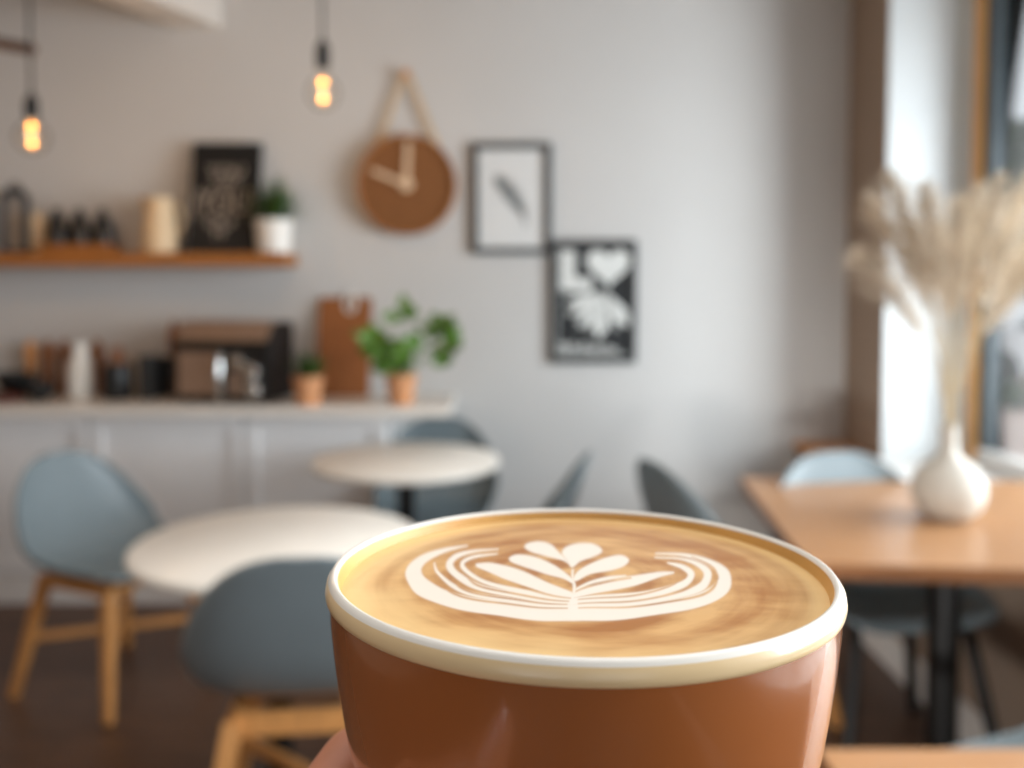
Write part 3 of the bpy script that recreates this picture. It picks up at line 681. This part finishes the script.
# lighter crema near the rim, most at left and near side
sw = np.array([mnoise.fractal((math.cos(a)*.9 + .5*r, math.sin(a)*.9, r*7.5), 1.0, 2.1, 5) for a, r in zip(ang.reshape(-1), rr.reshape(-1))]).reshape(rr.shape)
sw2 = np.array([mnoise.fractal((x*45, y*130, 3.), 1.0, 2.0, 4) for x, y in zip(DX.reshape(-1), DY.reshape(-1))]).reshape(rr.shape)
swirl = np.clip(.5 + .42*sw + .22*sw2, 0, 1)
ring = np.maximum(ring*(.35+.65*np.clip(-DX/RC*.8-DY/RC*.9+.25, 0, 1)), np.clip((rr-.9)/.07, 0, 1)*.9)
def part(sel, name, parent, loc):
    q = quads[sel]; used, inv = np.unique(q, return_inverse=True); q = inv.reshape(-1, 4)
    me = bpy.data.meshes.new(name); me.from_pydata(co[used].tolist(), [], q.tolist())
    for an, arr in (('foam', foam), ('ring', np.clip(ring + .25*(swirl-.5)*(ring > .02), 0, 1)), ('swirl', swirl)):
        at = me.attributes.new(an, 'FLOAT', 'POINT'); at.data.foreach_set('value', arr.reshape(-1)[used].astype(np.float32))
    me.shade_smooth(); me.materials.append(MCOF)
    o = bpy.data.objects.new(name, me); C.objects.link(o)
    if parent: o.parent = parent
    else: o.location = loc
    return o
def coffee_mat():
    m = bpy.data.materials.new('latte crema'); m.use_nodes = True; nt = m.node_tree; N = nt.nodes.new; L = nt.links.new
    b = nt.nodes['Principled BSDF']; b.inputs['Roughness'].default_value = .32; b.inputs['Coat Weight'].default_value = .15
    def at(n): a = N('ShaderNodeAttribute'); a.attribute_name = n; return a.outputs['Fac']
    tc = N('ShaderNodeTexCoord'); mp = N('ShaderNodeMapping'); mp.inputs['Scale'].default_value = (22, 75, 22)
    L(tc.outputs['Object'], mp.inputs[0]); nz = N('ShaderNodeTexNoise'); nz.inputs['Scale'].default_value = 1; nz.inputs['Detail'].default_value = 6; nz.inputs['Distortion'].default_value = 2.2
    L(mp.outputs[0], nz.inputs['Vector'])
    rp = N('ShaderNodeValToRGB'); e = rp.color_ramp.elements; e[0].position = .25; e[0].color = srgb('#ab7038'); e[1].position = .75; e[1].color = srgb('#dcae72')
    L(at('swirl'), rp.inputs[0])
    m1 = N('ShaderNodeMix'); m1.data_type = 'RGBA'; L(at('ring'), m1.inputs[0]); L(rp.outputs[0], m1.inputs[6]); m1.inputs[7].default_value = srgb('#edca8e')
    m2 = N('ShaderNodeMix'); m2.data_type = 'RGBA'; L(at('foam'), m2.inputs[0]); L(m1.outputs[2], m2.inputs[6]); m2.inputs[7].default_value = srgb('#f1e9dc')
    L(m2.outputs[2], b.inputs['Base Color'])
    bp = N('ShaderNodeBump'); bp.inputs['Strength'].default_value = .12; bp.inputs['Distance'].default_value = .0006; L(nz.outputs['Fac'], bp.inputs['Height']); L(bp.outputs[0], b.inputs['Normal'])
    return m
MCOF = coffee_mat()
cof = part(~fq, 'latte', None, (CX, CY, ZCO)); tag(cof, 'milky brown latte with white leaf and heart foam art filling the cup', 'coffee')
art = part(fq, 'latte_art', cof, None); art['label'] = 'white milk foam leaf with small hearts on top'
# ------------------------------------------------------------------ hand holding the cup
def capsule(b, p, q, r0, r1, n=14):
    p, q = Vector(p), Vector(q); d = q - p; L = d.length; d.normalize(); M = d.to_track_quat('Z', 'Y').to_matrix().to_4x4(); M.translation = p
    pr = [(max(1e-5, r0*math.cos(R(a))), r0*math.sin(R(a))) for a in range(-90, 1, 15)] + [(max(1e-5, r1*math.cos(R(a))), L + r1*math.sin(R(a))) for a in range(0, 91, 15)]
    b.lathe(pr, n=n, M=M)
def rp(phi, d, z): return (CX + d*math.cos(R(phi)), CY + d*math.sin(R(phi)), z)
fing = [ # knuckle, then joints: (phi, distance from the cup axis, z, radius)
 [(207, .083, -.137, .0108), (163, .0615, -.1275, .0096), (120, .0585, -.1225, .0086), (98, .0580, -.1215, .0078), (84, .0575, -.1215, .0066)],
 [(205, .080, -.154, .0110), (160, .0570, -.1455, .0098), (116, .0530, -.1395, .0088), (92, .0520, -.1385, .0078), (76, .0515, -.1385, .0066)],
 [(204, .077, -.171, .0105), (160, .0540, -.1635, .0093), (116, .0480, -.1570, .0084), (92, .0450, -.1565, .0075), (74, .0440, -.1565, .0063)],
 [(203, .074, -.186, .0096), (166, .0520, -.1800, .0084), (130, .0420, -.1745, .0075), (106, .0370, -.1725, .0067), (92, .0350, -.1725, .0057)]]
hb_ = B(); W = Vector((-.112, .108, -.222)); el = Vector((-.30, -.24, -.42))
ax_ = Vector((.35, .05, -.9)).normalized()
capsule(hb_, W, W.lerp(el, .35), .026, .032); capsule(hb_, W.lerp(el, .35), el, .032, .041)
roots = [W + ax_ * o for o in (-.021, -.007, .007, .019)]
kn = []
for f, w0 in zip(fing, roots):
    pts = [rp(a, d, z) for a, d, z, r in f]; kn.append(Vector(pts[0]))
    capsule(hb_, w0, pts[0], .0155, f[0][3] + .0015)
    for k in range(4): capsule(hb_, pts[k], pts[k+1], f[k][3], f[k+1][3])
for a in range(3):
    for u in (.0, .25, .5, .75, .95): capsule(hb_, roots[a].lerp(kn[a], u), roots[a+1].lerp(kn[a+1], u), .0138, .0138)
th = [W + ax_ * -.012, Vector(rp(231, .092, -.186)), Vector(rp(241, .077, -.157)), Vector(rp(257, .0655, -.135)), Vector(rp(274, .0625, -.122))]
for k, (r0, r1) in enumerate(((.021, .0185), (.0185, .0125), (.0125, .0108), (.0108, .0078))): capsule(hb_, th[k], th[k+1], r0, r1)
capsule(hb_, th[1], roots[0].lerp(kn[0], .6), .014, .013)
ho = hb_.build('person', MSKIN, loc=(0, 0, CZ), angle=180)
md = ho.modifiers.new('remesh', 'REMESH'); md.mode = 'VOXEL'; md.voxel_size = .0017; md.use_smooth_shade = True
md = ho.modifiers.new('smooth', 'SMOOTH'); md.factor = .6; md.iterations = 9
bpy.context.view_layer.update()
hm = bpy.data.meshes.new_from_object(ho.evaluated_get(bpy.context.evaluated_depsgraph_get()))
ho.modifiers.clear(); ho.data = hm
tag(ho, 'hand of a person wrapped around the cup, one finger showing at its lower left', 'person')
def nail(p, q, out, r):
    p, q, out = Vector(p), Vector(q), Vector(out); d = (q - p).normalized(); out = (out - d * out.dot(d)).normalized(); sd = d.cross(out)
    c = q + out * (r * .80) - d * r * .25; vs = []; fs = []
    for i in range(9):
        for j in range(9):
            u, v = i/4-1, j/4-1; u2, v2 = u*math.sqrt(1-v*v/2), v*math.sqrt(1-u*u/2)
            vs.append(c + d*u2*r*1.05 + sd*v2*r*.72 + out*(.16*r - .38*r*v2*v2 - .16*r*u2*u2))
    fs = [(i*9+j, i*9+j+1, i*9+j+10, i*9+j+9) for i in range(8) for j in range(8)]
    o = B().faces(vs, fs).build('fingernail', MNAIL, ho)
    m_ = o.modifiers.new('thick', 'SOLIDIFY'); m_.thickness = .0006
for f in fing:
    q = Vector(rp(*f[4][:3])); nail(rp(*f[3][:3]), q, (q.x-CX, q.y-CY, .0), f[4][3])
nail(th[3], th[4], (th[4].x-CX, th[4].y-CY, 0), .0080)
# ------------------------------------------------------------------ outside
struct(B().box(2.2, 40, -20, 40, -.25, -.15).build('ground_outside', MPAVE, smooth=False))
hb = B(); rnd = random.Random(2)
for k in range(900):
    p = Vector((rnd.uniform(5.6, 12), rnd.uniform(11.3, 11.9), rnd.uniform(-.15, .12)))
    hb.leaf(p, (rnd.uniform(-1,1), rnd.uniform(-1,0), rnd.uniform(-.2,1)), .16, .1)
tag(hb.build('hedge', MGRASS), 'low green hedge along the far side of the pavement outside', 'hedge')
def tree(x, y, h, r, label, seed):
    t = thing('tree', label, 'tree', (x, y, -.15), 0, 'trees across the street'); rnd = random.Random(seed)
    B().path([(0,0,0), (.05,0,h*.3), (0,.05,h*.6), (0,0,h*.9)], [.16,.12,.09,.03], n=10).build('trunk', MBARK, t)
    l = B()
    for k in range(2600):
        d = Vector((rnd.gauss(0,1), rnd.gauss(0,1), rnd.gauss(0,1))).normalized() * r * rnd.random()**.4
        l.leaf(Vector((d.x, d.y, h*.62 + d.z*h*.4/r)), (rnd.uniform(-1,1), rnd.uniform(-1,1), rnd.uniform(-1,.5)), .38, .24)
    l.build('crown', MTREE, t)
tree(9.6, 16.2, 4.6, 1.5, 'leafy grey green tree seen through the window glass', 1)
# parked car
t = thing('parked_car', 'white car parked outside behind the hedge, seen through the window', 'car', (8.2, 13.6, -.15), R(0))
side = [(-2.1, .28), (-2.12, .62), (-1.95, .8), (-1.25, .92), (-.75, 1.36), (.7, 1.4), (1.35, .98), (2.05, .86), (2.12, .5), (2.05, .28)]
B().prism(side, -.85, .85, lambda u, v, d: (u, d, v)).build('car_body', MCAR, t, smooth=False, bevel=.05)
for s in (-1, 1):
    B().prism([(-1.05, .95), (-.68, 1.28), (-.05, 1.31), (-.05, .95)], s*.85, s*.862, lambda u, v, d: (u, d, v)).build('car_window', MCARG, t, smooth=False)
    B().prism([(.03, .95), (.03, 1.31), (.62, 1.31), (1.1, .98)], s*.85, s*.862, lambda u, v, d: (u, d, v)).build('car_window', MCARG, t, smooth=False)
    for x in (-1.3, 1.35):
        B().lathe([(.14, -.1), (.31, -.1), (.33, -.06), (.33, .06), (.31, .1), (.14, .1)], c=(x, s*.78, .33), n=28, M=RX).build('wheel', MTYRE, t)
tag(B().box(2, 26, 24, 26, -.15, 3.4).build('building', MBUILD, smooth=False), 'plain grey building wall far behind the trees across the street', 'building')
# ------------------------------------------------------------------ light
wd = bpy.data.worlds.new('sky'); SC.world = wd; wd.use_nodes = True; nt = wd.node_tree
bg = nt.nodes['Background']; bg.inputs['Color'].default_value = (.86, .93, 1, 1); bg.inputs['Strength'].default_value = 1.1
def area(name, loc, rot, sx, sy, power, col):
    l = bpy.data.lights.new(name, 'AREA'); l.shape = 'RECTANGLE'; l.size = sx; l.size_y = sy; l.energy = power; l.color = col
    o = bpy.data.objects.new(name, l); C.objects.link(o); o.location = loc; o.rotation_euler = rot; return o
area('window_daylight', (2.66, 2.5, 1.42), (0, R(90), 0), 1.5, 1.7, 132, (.86, .945, 1))
b2 = area('near_window_fill', (2.66, .5, 1.85), (0, R(84), 0), 1.8, 1.8, 60, (.93, .97, 1)); b2.data.spread = R(105)  # added lamp at the unseen near window, lights cup and back corner
area('front_fill', (-.3, -3.1, 1.2), (R(88), 0, 0), 3.4, 1.2, 9, (1, .95, .9))  # added fill lamp behind the viewer, softens the cup front
d2 = area('low_front_fill', (-1.3, -2.95, .68), (0, 0, 0), 1.0, .3, 5, (1, .98, .95)); d2.data.spread = R(27)  # added narrow lamp that lifts the steel-legged chair and knee wall
d2.rotation_euler = (Vector((1.3, 3.0, .33)) - d2.location).to_track_quat('-Z', 'Y').to_euler()
c2 = area('ceiling_fill', (-.1, 1.1, ZC - .03), (0, 0, 0), 3.2, 2.6, 27, (1, .985, .96)); c2.data.spread = R(116)  # added overhead fill for coffee and tabletops, no fitting there
for px, py in ((32, 134), (323, 90)):
    l = bpy.data.lights.new('bulb_light', 'POINT'); l.energy = 5.5; l.color = (1, .62, .32); l.shadow_soft_size = .03
    o = bpy.data.objects.new('bulb_light', l); C.objects.link(o); o.location = P(px, py, 3.5) - Vector((0, 0, .014))
SC.view_settings.view_transform = 'Standard'; SC.view_settings.exposure = 0
